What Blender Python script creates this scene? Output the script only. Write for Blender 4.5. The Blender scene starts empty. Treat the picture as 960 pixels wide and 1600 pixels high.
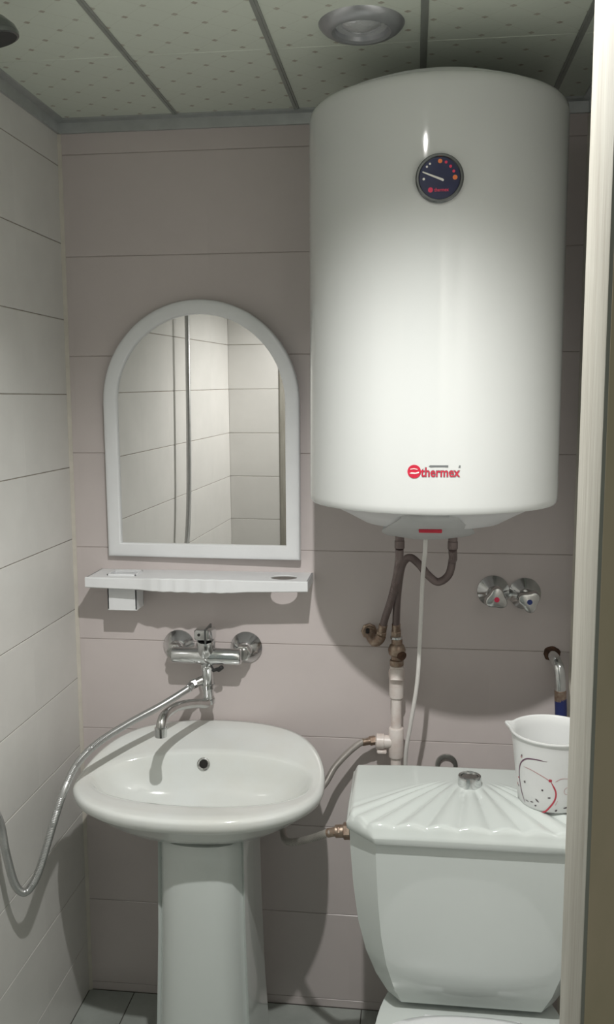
import bpy, bmesh, math, random
from mathutils import Vector, Matrix, noise
from mathutils.bvhtree import BVHTree
random.seed(7)
PI = math.pi
R = math.radians
scene = bpy.context.scene
C = scene.collection

# ------------------------------------------------------------------ camera
YAW, PITCH, ROLL, FPX = R(6.80), R(7.29), R(-0.23), 1388.6
EYE = 1.555
fw = Vector((-math.sin(YAW)*math.cos(PITCH), math.cos(YAW)*math.cos(PITCH), -math.sin(PITCH)))
rt = Vector((math.cos(YAW), math.sin(YAW), 0)); up = rt.cross(fw)
r2 = rt*math.cos(ROLL) + up*math.sin(ROLL); u2 = up*math.cos(ROLL) - rt*math.sin(ROLL)
cam = bpy.data.cameras.new('camera'); cam.sensor_fit = 'VERTICAL'; cam.sensor_height = 24; cam.sensor_width = 14.4
cam.lens = FPX*24/1600; cam.clip_start = 0.02
camo = bpy.data.objects.new('camera', cam); C.objects.link(camo)
mw = Matrix.Identity(4)
for i in range(3):
    mw[i][0] = r2[i]; mw[i][1] = u2[i]; mw[i][2] = -fw[i]
mw[0][3], mw[1][3], mw[2][3] = 0, 0, EYE
camo.matrix_world = mw
scene.camera = camo

# ------------------------------------------------------------------ world (dim corridor light), exposure
w = bpy.data.worlds.new('world'); scene.world = w; w.use_nodes = True
w.node_tree.nodes['Background'].inputs[0].default_value = (0.90, 1.0, 0.92, 1)
w.node_tree.nodes['Background'].inputs[1].default_value = 0.21
vs = scene.view_settings
vs.view_transform = 'Standard'; vs.look = 'None'; vs.gamma = 1; vs.use_curve_mapping = False
vs.exposure = 0.16
LAMP_W = 57.0
BULB_E = 75.0

# ------------------------------------------------------------------ room numbers (metres)
XL, XR, YB, YF, ZC = -0.837, 0.3816, 2.10, 0.575, 2.202
DOOR_L, DOOR_R, YO = -0.580, 0.1035, 0.508          # door opening and the corridor side of the front wall

# ------------------------------------------------------------------ materials
def nt(name):
    m = bpy.data.materials.new(name); m.use_nodes = True
    return m, m.node_tree.nodes, m.node_tree.links
def mat(name, col, rough=0.5, metal=0.0, var=0.0, vscale=8.0, vcol=None, bump=0.0, bscale=60.0, stretch=(1,1,1), coat=0.0, rvar=0.0, trans=0.0, objrand=0.0, spec=None):
    m, n, l = nt(name); b = n['Principled BSDF']
    b.inputs['Base Color'].default_value = (*col, 1); b.inputs['Roughness'].default_value = rough
    b.inputs['Metallic'].default_value = metal; b.inputs['Coat Weight'].default_value = coat
    if spec is not None: b.inputs['Specular IOR Level'].default_value = spec
    b.inputs['Transmission Weight'].default_value = trans
    tc = n.new('ShaderNodeTexCoord'); mp = n.new('ShaderNodeMapping'); l.new(tc.outputs['Object'], mp.inputs[0])
    mp.inputs['Scale'].default_value = stretch
    if objrand:
        oi = n.new('ShaderNodeObjectInfo'); mu = n.new('ShaderNodeMath'); mu.operation = 'MULTIPLY'; mu.inputs[1].default_value = 40
        l.new(oi.outputs['Random'], mu.inputs[0]); cx = n.new('ShaderNodeCombineXYZ')
        for k in range(3): l.new(mu.outputs[0], cx.inputs[k])
        l.new(cx.outputs[0], mp.inputs['Location'])
    if var:
        t = n.new('ShaderNodeTexNoise'); t.inputs['Scale'].default_value = vscale; t.inputs['Detail'].default_value = 5; t.inputs['Roughness'].default_value = .6
        l.new(mp.outputs[0], t.inputs['Vector'])
        mr = n.new('ShaderNodeMapRange'); mr.inputs[1].default_value = .35; mr.inputs[2].default_value = .7
        l.new(t.outputs[0], mr.inputs[0])
        mx = n.new('ShaderNodeMix'); mx.data_type = 'RGBA'
        c2 = vcol or tuple(c*(1-var) for c in col)
        mx.inputs[6].default_value = (*col, 1); mx.inputs[7].default_value = (*c2, 1)
        l.new(mr.outputs[0], mx.inputs[0]); l.new(mx.outputs[2], b.inputs['Base Color'])
        if rvar:
            m2 = n.new('ShaderNodeMapRange'); m2.inputs[3].default_value = rough; m2.inputs[4].default_value = rough+rvar
            l.new(t.outputs[0], m2.inputs[0]); l.new(m2.outputs[0], b.inputs['Roughness'])
    if bump:
        t = n.new('ShaderNodeTexNoise'); t.inputs['Scale'].default_value = bscale; t.inputs['Detail'].default_value = 3
        l.new(mp.outputs[0], t.inputs['Vector']); bp = n.new('ShaderNodeBump'); bp.inputs['Strength'].default_value = bump; bp.inputs['Distance'].default_value = .002
        l.new(t.outputs[0], bp.inputs['Height']); l.new(bp.outputs[0], b.inputs['Normal'])
    return m
M = {}
M['tile_pink'] = mat('pinkish beige glazed tile', (.61,.55,.535), .22, var=.05, vscale=5, bump=.05, bscale=14, objrand=1, spec=.4)
M['tile_white'] = mat('off white marbled glazed tile', (.70,.69,.66), .24, var=.07, vscale=6, bump=.06, bscale=12, stretch=(1,1,.35), objrand=1, spec=.4)
M['grout_pink'] = mat('pale grout', (.50,.435,.41), .9, var=.15, vscale=30)
M['grout_white'] = mat('brown stained grout', (.26,.22,.18), .9, var=.4, vscale=18, vcol=(.40,.36,.31))
M['tile_floor'] = mat('grey green floor tile', (.40,.43,.40), .35, var=.2, vscale=14, objrand=1)
M['grout_floor'] = mat('dirty floor grout', (.10,.095,.085), .9, var=.3, vscale=20)
M['plaster'] = mat('plaster', (.55,.52,.47), .9, var=.1, vscale=12)
M['cream_trim'] = mat('cream corner filler', (.62,.58,.51), .6, var=.12, vscale=25)
M['cornice'] = mat('grey satin aluminium cornice', (.50,.52,.52), .35, metal=.55, var=.12, vscale=30)
M['bar'] = mat('ceiling bar', (.42,.44,.41), .45, metal=.4, var=.15, vscale=20)
M['ceramic'] = mat('white sanitary ceramic', (.64,.68,.655), .09, var=.03, vscale=4, coat=.3)
M['basin'] = mat('white basin ceramic', (.77,.80,.785), .10, var=.04, vscale=6, vcol=(.74,.75,.71), coat=.3)
M['enamel'] = mat('white enamelled steel', (.60,.615,.60), .075)
M['white_plastic'] = mat('white plastic', (.80,.81,.82), .35, var=.04, vscale=15)
M['grey_plastic'] = mat('light grey plastic', (.52,.53,.53), .4, var=.05, vscale=20)
M['jug_plastic'] = mat('milky white plastic', (.76,.77,.76), .32, var=.03, vscale=10)
M['ppr'] = mat('white polypropylene pipe', (.80,.74,.70), .35, var=.12, vscale=40, vcol=(.70,.60,.55))
M['cable'] = mat('white cable sheath', (.72,.70,.67), .45, var=.08, vscale=40)
M['chrome'] = mat('chrome', (.72,.73,.73), .10, metal=1, var=.10, vscale=60, rvar=.08)
M['chrome_worn'] = mat('worn chrome', (.56,.56,.55), .18, metal=1, var=.2, vscale=22, vcol=(.47,.46,.44), rvar=.10)
M['hose_metal'] = mat('satin metal hose', (.50,.505,.50), .30, metal=.9, var=.08, vscale=30)
M['lamp_ring'] = mat('satin grey lamp ring', (.46,.47,.49), .32, metal=.6, var=.08, vscale=40)
M['brass'] = mat('limescaled brass', (.42,.34,.27), .42, metal=.85, var=.5, vscale=90, vcol=(.25,.16,.12))
M['rust'] = mat('rust', (.10,.05,.03), .9, var=.5, vscale=80, bump=.4, bscale=120)
M['dark'] = mat('dark cavity', (.015,.013,.012), .8, var=.2, vscale=50)
M['black_rubber'] = mat('black rubber gasket', (.03,.03,.03), .6, var=.2, vscale=50)
M['red_print'] = mat('red print', (.55,.02,.05), .35, var=.1, vscale=50)
M['red_mark'] = mat('red knob mark', (.75,.03,.10), .35, var=.05, vscale=50)
M['blue_mark'] = mat('dark blue knob mark', (.02,.04,.20), .35, var=.05, vscale=50)
M['orange_mark'] = mat('orange dial mark', (.85,.22,.06), .4, var=.05, vscale=50)
M['pale_print_glint'] = mat('pale print and painted glint', (.80,.78,.72), .4, var=.05, vscale=50)
M['grey_print'] = mat('dark grey print', (.16,.17,.17), .4, var=.1, vscale=50)
M['dial'] = mat('navy dial face', (.012,.018,.075), .25, var=.2, vscale=30, coat=.6)
M['bezel'] = mat('dark chrome bezel', (.20,.21,.21), .22, metal=.9, var=.2, vscale=50)
M['jug_plum'] = mat('plum print', (.16,.07,.12), .5, var=.2, vscale=60)
M['jug_red'] = mat('crimson print', (.55,.06,.09), .5, var=.2, vscale=60)
M['jug_rose'] = mat('faded rose print', (.62,.36,.36), .5, var=.2, vscale=60)
M['jug_grey'] = mat('dark leaf print', (.13,.11,.12), .5, var=.2, vscale=60)
M['blue_hose'] = mat('navy hose sleeve', (.02,.03,.13), .45, var=.2, vscale=40)
M['jamb'] = mat('chipped cream door paint', (.35,.34,.295), .55, var=.3, vscale=9, stretch=(9,9,.9), vcol=(.27,.255,.215), bump=.25, bscale=25)
M['casing'] = mat('brown door casing', (.62,.485,.34), .6, var=.35, vscale=7, stretch=(2,2,.8), vcol=(.50,.41,.27), bump=.1, bscale=40)
M['glass'] = mat('lamp glass', (.75,.76,.78), .12, metal=.5, bump=.6, bscale=140)

def mirror_mat():
    m, n, l = nt('mirror glass'); b = n['Principled BSDF']
    b.inputs['Base Color'].default_value = (.80,.795,.785,1); b.inputs['Metallic'].default_value = 1; b.inputs['Roughness'].default_value = .012
    return m
M['mirror'] = mirror_mat()

def bulb_mat():
    m, n, l = nt('lit lamp'); b = n['Principled BSDF']
    b.inputs['Base Color'].default_value = (1,1,1,1)
    b.inputs['Emission Color'].default_value = (1,.97,.93,1); b.inputs['Emission Strength'].default_value = BULB_E
    return m
M['bulb'] = bulb_mat()

def braid(name, c1, c2, scale=260):
    m, n, l = nt(name); b = n['Principled BSDF']; b.inputs['Metallic'].default_value = .55; b.inputs['Roughness'].default_value = .42
    tc = n.new('ShaderNodeTexCoord')
    w1 = n.new('ShaderNodeTexWave'); w1.wave_type = 'BANDS'; w1.bands_direction = 'DIAGONAL'; w1.inputs['Scale'].default_value = scale
    w1.inputs['Distortion'].default_value = 1.5
    l.new(tc.outputs['Object'], w1.inputs['Vector'])
    t = n.new('ShaderNodeTexNoise'); t.inputs['Scale'].default_value = 25; l.new(tc.outputs['Object'], t.inputs['Vector'])
    mx = n.new('ShaderNodeMix'); mx.data_type = 'RGBA'; mx.inputs[6].default_value = (*c1,1); mx.inputs[7].default_value = (*c2,1)
    ad = n.new('ShaderNodeMath'); ad.operation = 'MULTIPLY_ADD'; l.new(w1.outputs[1], ad.inputs[0]); ad.inputs[1].default_value = .5
    mm = n.new('ShaderNodeMath'); mm.operation = 'SUBTRACT'; l.new(t.outputs[0], mm.inputs[0]); mm.inputs[1].default_value = .25
    l.new(mm.outputs[0], ad.inputs[2]); l.new(ad.outputs[0], mx.inputs[0]); l.new(mx.outputs[2], b.inputs['Base Color'])
    bp = n.new('ShaderNodeBump'); bp.inputs['Strength'].default_value = .4; bp.inputs['Distance'].default_value = .001
    l.new(w1.outputs[1], bp.inputs['Height']); l.new(bp.outputs[0], b.inputs['Normal'])
    return m
M['braid'] = braid('brownish braided hose', (.14,.105,.10), (.30,.245,.235))
M['braid_bright'] = braid('grey braided hose', (.30,.27,.25), (.60,.57,.53))

def ceiling_mat():
    m, n, l = nt('speckled ceiling panel'); b = n['Principled BSDF']; b.inputs['Roughness'].default_value = .55
    tc = n.new('ShaderNodeTexCoord'); sx = n.new('ShaderNodeSeparateXYZ'); l.new(tc.outputs['Object'], sx.inputs[0])
    def math_(op, a, bb=None):
        q = n.new('ShaderNodeMath'); q.operation = op
        for i, v in enumerate((a, bb)):
            if v is None: continue
            if isinstance(v, (int, float)): q.inputs[i].default_value = v
            else: l.new(v, q.inputs[i])
        return q.outputs[0]
    ux = math_('DIVIDE', math_('ADD', sx.outputs[0], .497), .0874)
    uy = math_('DIVIDE', math_('SUBTRACT', sx.outputs[1], 1.565), .078)
    s = math_('ADD', ux, uy); t = math_('SUBTRACT', ux, uy)
    fs = math_('ABSOLUTE', math_('SUBTRACT', math_('FRACT', math_('ADD', s, 100.5)), .5))
    ft = math_('ABSOLUTE', math_('SUBTRACT', math_('FRACT', math_('ADD', t, 100.5)), .5))
    dot = math_('LESS_THAN', math_('MAXIMUM', fs, ft), .075)
    line = math_('LESS_THAN', math_('MINIMUM', fs, ft), .02)
    tn = n.new('ShaderNodeTexNoise'); tn.inputs['Scale'].default_value = 90; l.new(tc.outputs['Object'], tn.inputs['Vector'])
    dk = math_('MULTIPLY', dot, math_('ADD', tn.outputs[0], .12))
    mx = n.new('ShaderNodeMix'); mx.data_type = 'RGBA'; mx.inputs[6].default_value = (.70,.75,.66,1); mx.inputs[7].default_value = (.62,.65,.56,1)
    l.new(math_('MULTIPLY', line, math_('MULTIPLY', tn.outputs[0], .8)), mx.inputs[0])
    m2 = n.new('ShaderNodeMix'); m2.data_type = 'RGBA'; m2.inputs[7].default_value = (.33,.27,.21,1)
    l.new(mx.outputs[2], m2.inputs[6]); l.new(dk, m2.inputs[0]); l.new(m2.outputs[2], b.inputs['Base Color'])
    bp = n.new('ShaderNodeBump'); bp.inputs['Strength'].default_value = .3; bp.inputs['Distance'].default_value = .001
    l.new(tn.outputs[0], bp.inputs['Height']); l.new(bp.outputs[0], b.inputs['Normal'])
    return m
M['ceiling'] = ceiling_mat()

# ------------------------------------------------------------------ mesh helpers (all in world coordinates)
def V(*a): return Vector(a[0] if len(a) == 1 else a)
def box(bm, x0, x1, y0, y1, z0, z1, bev=0.0, seg=1):
    t = bmesh.new()
    vs_ = [t.verts.new((x, y, z)) for x in (x0, x1) for y in (y0, y1) for z in (z0, z1)]
    for f in ((0,1,3,2),(4,6,7,5),(0,4,5,1),(2,3,7,6),(0,2,6,4),(1,5,7,3)): t.faces.new([vs_[i] for i in f])
    if bev: bmesh.ops.bevel(t, geom=list(t.edges), offset=bev, segments=seg, affect='EDGES', profile=.5)
    bmesh.ops.recalc_face_normals(t, faces=t.faces); merge(bm, t)
def merge(bm, t):
    me = bpy.data.meshes.new('tmp'); t.to_mesh(me); t.free(); bm.from_mesh(me); bpy.data.meshes.remove(me)
def loft(bm, rings, cap0=True, cap1=True, closed=True):
    rr = [[bm.verts.new(p) for p in r_] for r_ in rings]
    n = len(rr[0])
    for a, b in zip(rr, rr[1:]):
        for i in range(n if closed else n-1):
            j = (i+1) % n
            bm.faces.new((a[i], a[j], b[j], b[i]))
    if cap0: bm.faces.new(list(reversed(rr[0])))
    if cap1: bm.faces.new(rr[-1])
    return rr
def frame(d):
    d = d.normalized(); a = Vector((0,0,1)) if abs(d.z) < .9 else Vector((1,0,0))
    x = d.cross(a).normalized(); return x, d.cross(x).normalized()
def lathe(bm, prof, o=(0,0,0), axis=(0,0,1), n=40, cap0=True, cap1=True):
    """prof: list of (radius, distance along the axis)"""
    o = V(*o); ax = V(*axis).normalized(); x, y = frame(ax); rings = []
    for r_, h in prof:
        r_ = max(r_, 1e-5)
        rings.append([o + ax*h + (x*math.cos(2*PI*i/n) + y*math.sin(2*PI*i/n))*r_ for i in range(n)])
    loft(bm, rings, cap0, cap1)
def cyl(bm, a, b, r_, n=24, bev=0.0):
    a, b = V(*a), V(*b); L = (b-a).length
    if bev: lathe(bm, [(r_-bev,0),(r_,bev),(r_,L-bev),(r_-bev,L)], a, b-a, n)
    else: lathe(bm, [(r_,0),(r_,L)], a, b-a, n)
def spline(pts, per=10):
    P = [V(*p) for p in pts]; P = [P[0]*2-P[1]] + P + [P[-1]*2-P[-2]]; out = []
    for i in range(1, len(P)-2):
        for k in range(per):
            t = k/per; p0, p1, p2, p3 = P[i-1:i+3]
            out.append(.5*((2*p1) + (p2-p0)*t + (2*p0-5*p1+4*p2-p3)*t*t + (3*p1-p0-3*p2+p3)*t**3))
    out.append(P[-2]); return out
def resample(pts, step):
    out = [pts[0]]; acc = 0
    for a, b in zip(pts, pts[1:]):
        L = (b-a).length
        if L < 1e-9: continue
        d = step-acc
        while d <= L: out.append(a + (b-a)*(d/L)); d += step
        acc = L-(d-step)
    if (out[-1]-pts[-1]).length > step*.2: out.append(pts[-1])
    return out
def tube(bm, pts, rad, n=12, cap=True):
    """rad: a number, a list, or a function of the index"""
    x, y = frame(pts[1]-pts[0]); rings = []
    for i, p in enumerate(pts):
        d = (pts[min(i+1, len(pts)-1)] - pts[max(i-1, 0)]).normalized()
        x = (x - d*x.dot(d)).normalized(); y = d.cross(x)
        r_ = rad(i) if callable(rad) else rad[i] if isinstance(rad, list) else rad
        rings.append([p + (x*math.cos(2*PI*k/n) + y*math.sin(2*PI*k/n))*r_ for k in range(n)])
    loft(bm, rings, cap, cap)
def outline(bm, pts2, f, t):
    """extrude a 2D outline: f maps (u, v, depth) to a point; t is the depth"""
    a = [bm.verts.new(f(u, v, 0)) for u, v in pts2]; b = [bm.verts.new(f(u, v, t)) for u, v in pts2]
    n = len(a); bm.faces.new(a); bm.faces.new(list(reversed(b)))
    for i in range(n): bm.faces.new((a[i], b[i], b[(i+1) % n], a[(i+1) % n]))
def circle2(cx, cy, rx, ry=None, n=28): return [(cx+rx*math.cos(2*PI*i/n), cy+(ry or rx)*math.sin(2*PI*i/n)) for i in range(n)]
def plate(outer, holes, z0, z1, bev=.001):
    """flat plate with holes, as a bmesh (from a filled 2D curve)"""
    cu = bpy.data.curves.new('plate', 'CURVE'); cu.dimensions = '2D'; cu.fill_mode = 'BOTH'
    for ring in [outer]+holes:
        s = cu.splines.new('POLY'); s.points.add(len(ring)-1); s.use_cyclic_u = True
        for p, q in zip(s.points, ring): p.co = (q[0], q[1], 0, 1)
    cu.extrude = (z1-z0)/2-bev; cu.bevel_depth = bev; cu.bevel_resolution = 1; cu.offset = -bev
    ob = bpy.data.objects.new('plate', cu); me = bpy.data.meshes.new_from_object(ob)
    bm = bmesh.new(); bm.from_mesh(me); bmesh.ops.translate(bm, verts=bm.verts, vec=(0,0,(z0+z1)/2))
    bpy.data.objects.remove(ob); bpy.data.curves.remove(cu); bpy.data.meshes.remove(me); return bm
def text_bm(body, height, width=None, depth=.0006, bold=0.0):
    """lettering in the xy plane, centred, scaled to the given size"""
    cu = bpy.data.curves.new('text', 'FONT'); cu.body = body; cu.size = 1; cu.extrude = .02; cu.offset = bold
    ob = bpy.data.objects.new('text', cu); me = bpy.data.meshes.new_from_object(ob); bm = bmesh.new(); bm.from_mesh(me)
    bpy.data.objects.remove(ob); bpy.data.curves.remove(cu); bpy.data.meshes.remove(me)
    xs = [v.co.x for v in bm.verts]; ys = [v.co.y for v in bm.verts]
    sx = (width/(max(xs)-min(xs))) if width else height/(max(ys)-min(ys)); sy = height/(max(ys)-min(ys))
    cx, cy = (max(xs)+min(xs))/2, (max(ys)+min(ys))/2
    for v in bm.verts: v.co = ((v.co.x-cx)*sx, (v.co.y-cy)*sy, v.co.z/.02*depth*.5)
    return bm
def sell(a, b, n, th):
    c, s = math.cos(th), math.sin(th)
    return a*math.copysign(abs(c)**(2/n), c), b*math.copysign(abs(s)**(2/n), s)

def link(name, bm, m, parent=None, origin=None, smooth=38, recalc=True):
    if recalc: bmesh.ops.recalc_face_normals(bm, faces=bm.faces)
    o0 = Vector(origin) if origin is not None else (world_loc(parent) if parent else Vector((0,0,0)))
    bmesh.ops.translate(bm, verts=bm.verts, vec=-o0)
    me = bpy.data.meshes.new(name); bm.to_mesh(me); bm.free()
    for p in me.polygons: p.use_smooth = True
    me.set_sharp_from_angle(angle=R(smooth))
    ms = m if isinstance(m, (list, tuple)) else [m]
    for k in ms: me.materials.append(M[k])
    o = bpy.data.objects.new(name, me); C.objects.link(o)
    if parent: o.parent = parent; o.location = o0-world_loc(parent)
    else: o.location = o0
    return o
def world_loc(o):
    v = Vector((0,0,0))
    while o: v += o.location; o = o.parent
    return v
def thing(name, label, cat, loc, group=None):
    o = bpy.data.objects.new(name, None); C.objects.link(o); o.location = loc; o.empty_display_size = .05
    o['label'] = label; o['category'] = cat
    if group: o['group'] = group
    return o
def tag(o, label, cat, group=None):
    o['label'] = label; o['category'] = cat
    if group: o['group'] = group
    return o
def struct(name, bm, m):
    o = link(name, bm, m); o['kind'] = 'structure'; return o
B = bmesh.new

# ------------------------------------------------------------------ the room
T = 0.14
b = B(); box(b, XL-T, XR+T, YB+.0022, YB+T, -.1, ZC+.1); wall_back = struct('wall_back', b, 'grout_pink')
b = B(); box(b, XL-T, XL-.0022, YO, YB+.0022, -.1, ZC+.1); wall_left = struct('wall_left', b, 'grout_white')
b = B(); box(b, XR+.0022, XR+T, YO, YB+.0022, -.1, ZC+.1); wall_right = struct('wall_right', b, 'grout_white')
b = B()
box(b, XL-1.2, DOOR_L-.045, YO, YF-.0022, -.1, ZC+.1); box(b, DOOR_R+.03, XR+1.0, YO, YF-.0022, -.1, ZC+.1)
box(b, DOOR_L-.045, DOOR_R+.03, YO, YF-.0022, 2.09, ZC+.1)
wall_front = struct('wall_front', b, 'plaster')
b = B(); box(b, XL-1.2, XR+1.0, -.9, YB+T, -.1, -.0015); floor = struct('floor', b, 'grout_floor')
b = B(); box(b, XL-T, XR+T, YO, YB+T, ZC+.006, ZC+.1); ceiling = struct('ceiling', b, 'plaster')

_tiles = {}
def tile_mesh(wd, ht, m, th=.0045):
    key = (round(wd, 4), round(ht, 4), m)
    if key not in _tiles:
        bm = B(); c = .0009
        back = [bm.verts.new((x, y, -th)) for x, y in ((-wd/2,-ht/2),(wd/2,-ht/2),(wd/2,ht/2),(-wd/2,ht/2))]
        mid = [bm.verts.new((x, y, -c)) for x, y in ((-wd/2,-ht/2),(wd/2,-ht/2),(wd/2,ht/2),(-wd/2,ht/2))]
        a, d = wd/2, ht/2-c
        top = [bm.verts.new((x, y, 0)) for x, y in ((-a,-d),(a,-d),(a,d),(-a,d))]
        for p, q in ((back, mid), (mid, top)):
            for i in range(4): bm.faces.new((p[i], p[(i+1)%4], q[(i+1)%4], q[i]))
        bm.faces.new(top); me = bpy.data.meshes.new('tile'); bm.to_mesh(me); bm.free(); me.materials.append(M[m]); _tiles[key] = me
    return _tiles[key]
def tiling(parent, us, vs_, place, m, gu, gv, name='tile', wob=.0012):
    """us, vs_: joint positions; place(u, v) -> (point, matrix)"""
    for u0, u1 in zip(us, us[1:]):
        for v0, v1 in zip(vs_, vs_[1:]):
            wd, ht = u1-u0-gu, v1-v0-gv
            if wd < .004 or ht < .004: continue
            o = bpy.data.objects.new(name, tile_mesh(wd, ht, m)); C.objects.link(o); o.parent = parent
            p, mm = place((u0+u1)/2, (v0+v1)/2)
            o.matrix_local = Matrix.Translation(p) @ mm @ Matrix.Rotation(random.uniform(-wob, wob), 4, 'X') @ Matrix.Rotation(random.uniform(-wob, wob), 4, 'Y')
def cuts(a, b, first, step):
    k = math.ceil((a-first)/step-1e-6); out = [a]; x = first+k*step
    while x < b-1e-6:
        if x > a+1e-6: out.append(x)
        x += step
    return out+[b]
def basis(x, y, z):
    m = Matrix.Identity(4)
    for i in range(3): m[i][0], m[i][1], m[i][2] = x[i], y[i], z[i]
    return m
tiling(wall_back, cuts(XL, XR, XL+.02, .335), cuts(0, ZC, .957, .23366), lambda u, v: (V(u, YB, v), basis((1,0,0),(0,0,1),(0,-1,0))), 'tile_pink', 0, .0012, wob=.0005)
tiling(wall_left, cuts(YF, YB, YB-.255, .255), cuts(0, ZC, 1.5666, .17803), lambda u, v: (V(XL, u, v), basis((0,1,0),(0,0,1),(1,0,0))), 'tile_white', 0, .0018, wob=.0007)
tiling(wall_right, cuts(YF, YB, YB-.255, .255), cuts(0, ZC, 1.5666, .17803), lambda u, v: (V(XR, u, v), basis((0,-1,0),(0,0,1),(-1,0,0))), 'tile_white', 0, .0018, wob=.0007)
pf = lambda u, v: (V(u, YF, v), basis((-1,0,0),(0,0,1),(0,1,0)))
tiling(wall_front, [XL, DOOR_L-.047], cuts(0, ZC, 1.5666, .17803), pf, 'tile_white', .0016, .0022)
tiling(wall_front, [DOOR_R+.032, XR], cuts(0, ZC, 1.5666, .17803), pf, 'tile_white', .0016, .0022)
tiling(floor, cuts(XL, XR, -.115, .30), cuts(YF, YB, YB-.30, .30), lambda u, v: (V(u, v, 0), Matrix.Identity(4)), 'tile_floor', .003, .003)

# ceiling: panels between thin bars
bars = [-.845+.0, -.548, -.268, .012, .292]
us = [XL, -.548, -.268, .012, .292, XR]; vy = [YF, 1.14, 1.735, YB]
for u0, u1 in zip(us, us[1:]):
    for v0, v1 in zip(vy, vy[1:]):
        b = B(); box(b, u0+.0008, u1-.0008, v0+.0008, v1-.0008, ZC, ZC+.007, .0012); link('panel', b, 'ceiling', ceiling)
for x in us[1:-1]:
    b = B(); box(b, x-.0065, x+.0065, YF, YB-.012, ZC-.0018, ZC, .0005); box(b, x-.0016, x+.0016, YF, YB-.012, ZC-.0034, ZC-.0016)
    link('ceiling_bar', b, 'bar', ceiling)
# cornice strips (L profile with a rolled lip)
def cornice(name, f, L):
    pr = [(0,0),(.022,0),(.022,-.004),(.009,-.007),(.007,-.030),(0,-.030)]
    bm = B(); loft(bm, [[f(d, h, s) for d, h in pr] for s in (0, L)]); return struct(name, bm, 'cornice')
cornice('trim_1', lambda d, h, s: V(XL+s, YB-d, ZC+h), XR-XL)
cornice('trim_2', lambda d, h, s: V(XL+d, YF+s, ZC+h), YB-YF)
cornice('trim_3', lambda d, h, s: V(XR-d, YF+s, ZC+h), YB-YF)
cornice('trim_4', lambda d, h, s: V(XL+s, YF+d, ZC+h), XR-XL)
# filler strips in the back corners
for nm, x, s in (('trim_5', XL, 1), ('trim_6', XR, -1)):
    b = B(); loft(b, [[V(x, YB+.002, z), V(x, YB-.006, z), V(x+s*.003, YB-.0045, z), V(x+s*.006, YB-.0025, z), V(x+s*.008, YB-.001, z), V(x+s*.008, YB+.002, z)] for z in (.0, ZC-.03)])
    struct(nm, b, 'cream_trim')

# door frame (the camera looks in past its right jamb)
b = B(); box(b, DOOR_R, DOOR_R+.03, YO-.0015, YF-.001, 0, 2.06, .0015, 2)
door_1 = struct('door_1', b, 'jamb')
b = B(); box(b, DOOR_L-.045, DOOR_L, YO+.002, YF+.004, 0, 2.06, .0025, 2); link('left_jamb', b, 'jamb', door_1)
b = B(); box(b, DOOR_L-.045, DOOR_R+.03, YO+.002, YF-.001, 2.06, 2.09, .0025, 2); link('head_jamb', b, 'jamb', door_1)
b = B(); box(b, DOOR_R+.0022, DOOR_R+.10, YO-.0018, YO+.002, 0, 2.14, .0006, 1); link('casing', b, 'casing', door_1)
b = B(); box(b, DOOR_L-.10, DOOR_L-.0012, YO-.004, YO+.002, 0, 2.14, .0015, 2); link('casing', b, 'casing', door_1)
b = B(); box(b, DOOR_L-.0012, DOOR_R+.0012, YO-.004, YO+.002, 2.062, 2.14, .0015, 2); link('casing', b, 'casing', door_1)

# ------------------------------------------------------------------ downlights
def downlight(x, y, label, lit):
    t = thing('downlight', label, 'ceiling light', (x, y, ZC), 'recessed ceiling downlights')
    b = B(); lathe(b, [(.045,-.003),(.047,-.011),(.052,-.0145),(.060,-.0135),(.069,-.008),(.0745,-.002),(.0755,0),(.045,0)], (x,y,ZC), n=56, cap0=False, cap1=False); link('bezel', b, 'lamp_ring', t)
    b = B(); lathe(b, [(.0455,-.004),(.036,-.0015),(.024,-.0005),(.012,-.0005)], (x,y,ZC), n=40, cap0=False, cap1=True); link('reflector', b, 'glass', t)
    b = B(); lathe(b, [(.0,-.0350),(.009,-.0340),(.0160,-.0300),(.0195,-.0235),(.0195,-.014),(.014,-.004),(.012,-.0006)] if lit else [(.0,-.0115),(.010,-.011),(.020,-.0085),(.030,-.005),(.034,-.002)], (x,y,ZC), n=32); link('lamp', b, 'bulb' if lit else 'glass', t)
    if lit:
        la = bpy.data.lights.new('downlight_beam', 'SPOT'); la.energy = LAMP_W; la.color = (1,.99,.968); la.spot_size = R(146); la.spot_blend = .66; la.shadow_soft_size = .014
        lo = bpy.data.objects.new('downlight_beam', la); C.objects.link(lo); lo.parent = t; lo.location = (0, 0, -.05)
    return t
downlight(-.12, .85, 'round chrome ceiling downlight that is lit, in front of the door', True)
downlight(-.097, 1.645, 'unlit round chrome ceiling downlight just in front of the white water heater', False)

# ------------------------------------------------------------------ water heater
HX, HY, HR = .040, 1.830, .249
heater = thing('water_heater', 'tall white cylindrical electric water heater hung high on the back wall', 'water heater', (HX, HY, 1.28))
def hp(u, z, d=0.0):
    """a point on the heater's front: u along the curve from its front line, d proud of it"""
    a = u/HR; return V(HX+(HR+d)*math.sin(a), HY-(HR+d)*math.cos(a), z)
b = B(); lathe(b, [(.236,2.102),(.243,2.099),(.2475,2.092),(HR,2.082),(HR,2.078),(HR,2.0),(HR,1.7),(HR,1.45),(HR,1.366),(HR,1.362),(.2485,1.353),(.245,1.348),(.238,1.350)], (HX,HY,0), n=128, cap0=False, cap1=False); link('body', b, 'enamel', heater)
b = B(); lathe(b, [(.237,2.098),(.215,2.112),(.17,2.130),(.10,2.145),(0,2.15)], (HX,HY,0), n=96, cap0=False); link('top_cap', b, 'white_plastic', heater)
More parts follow.
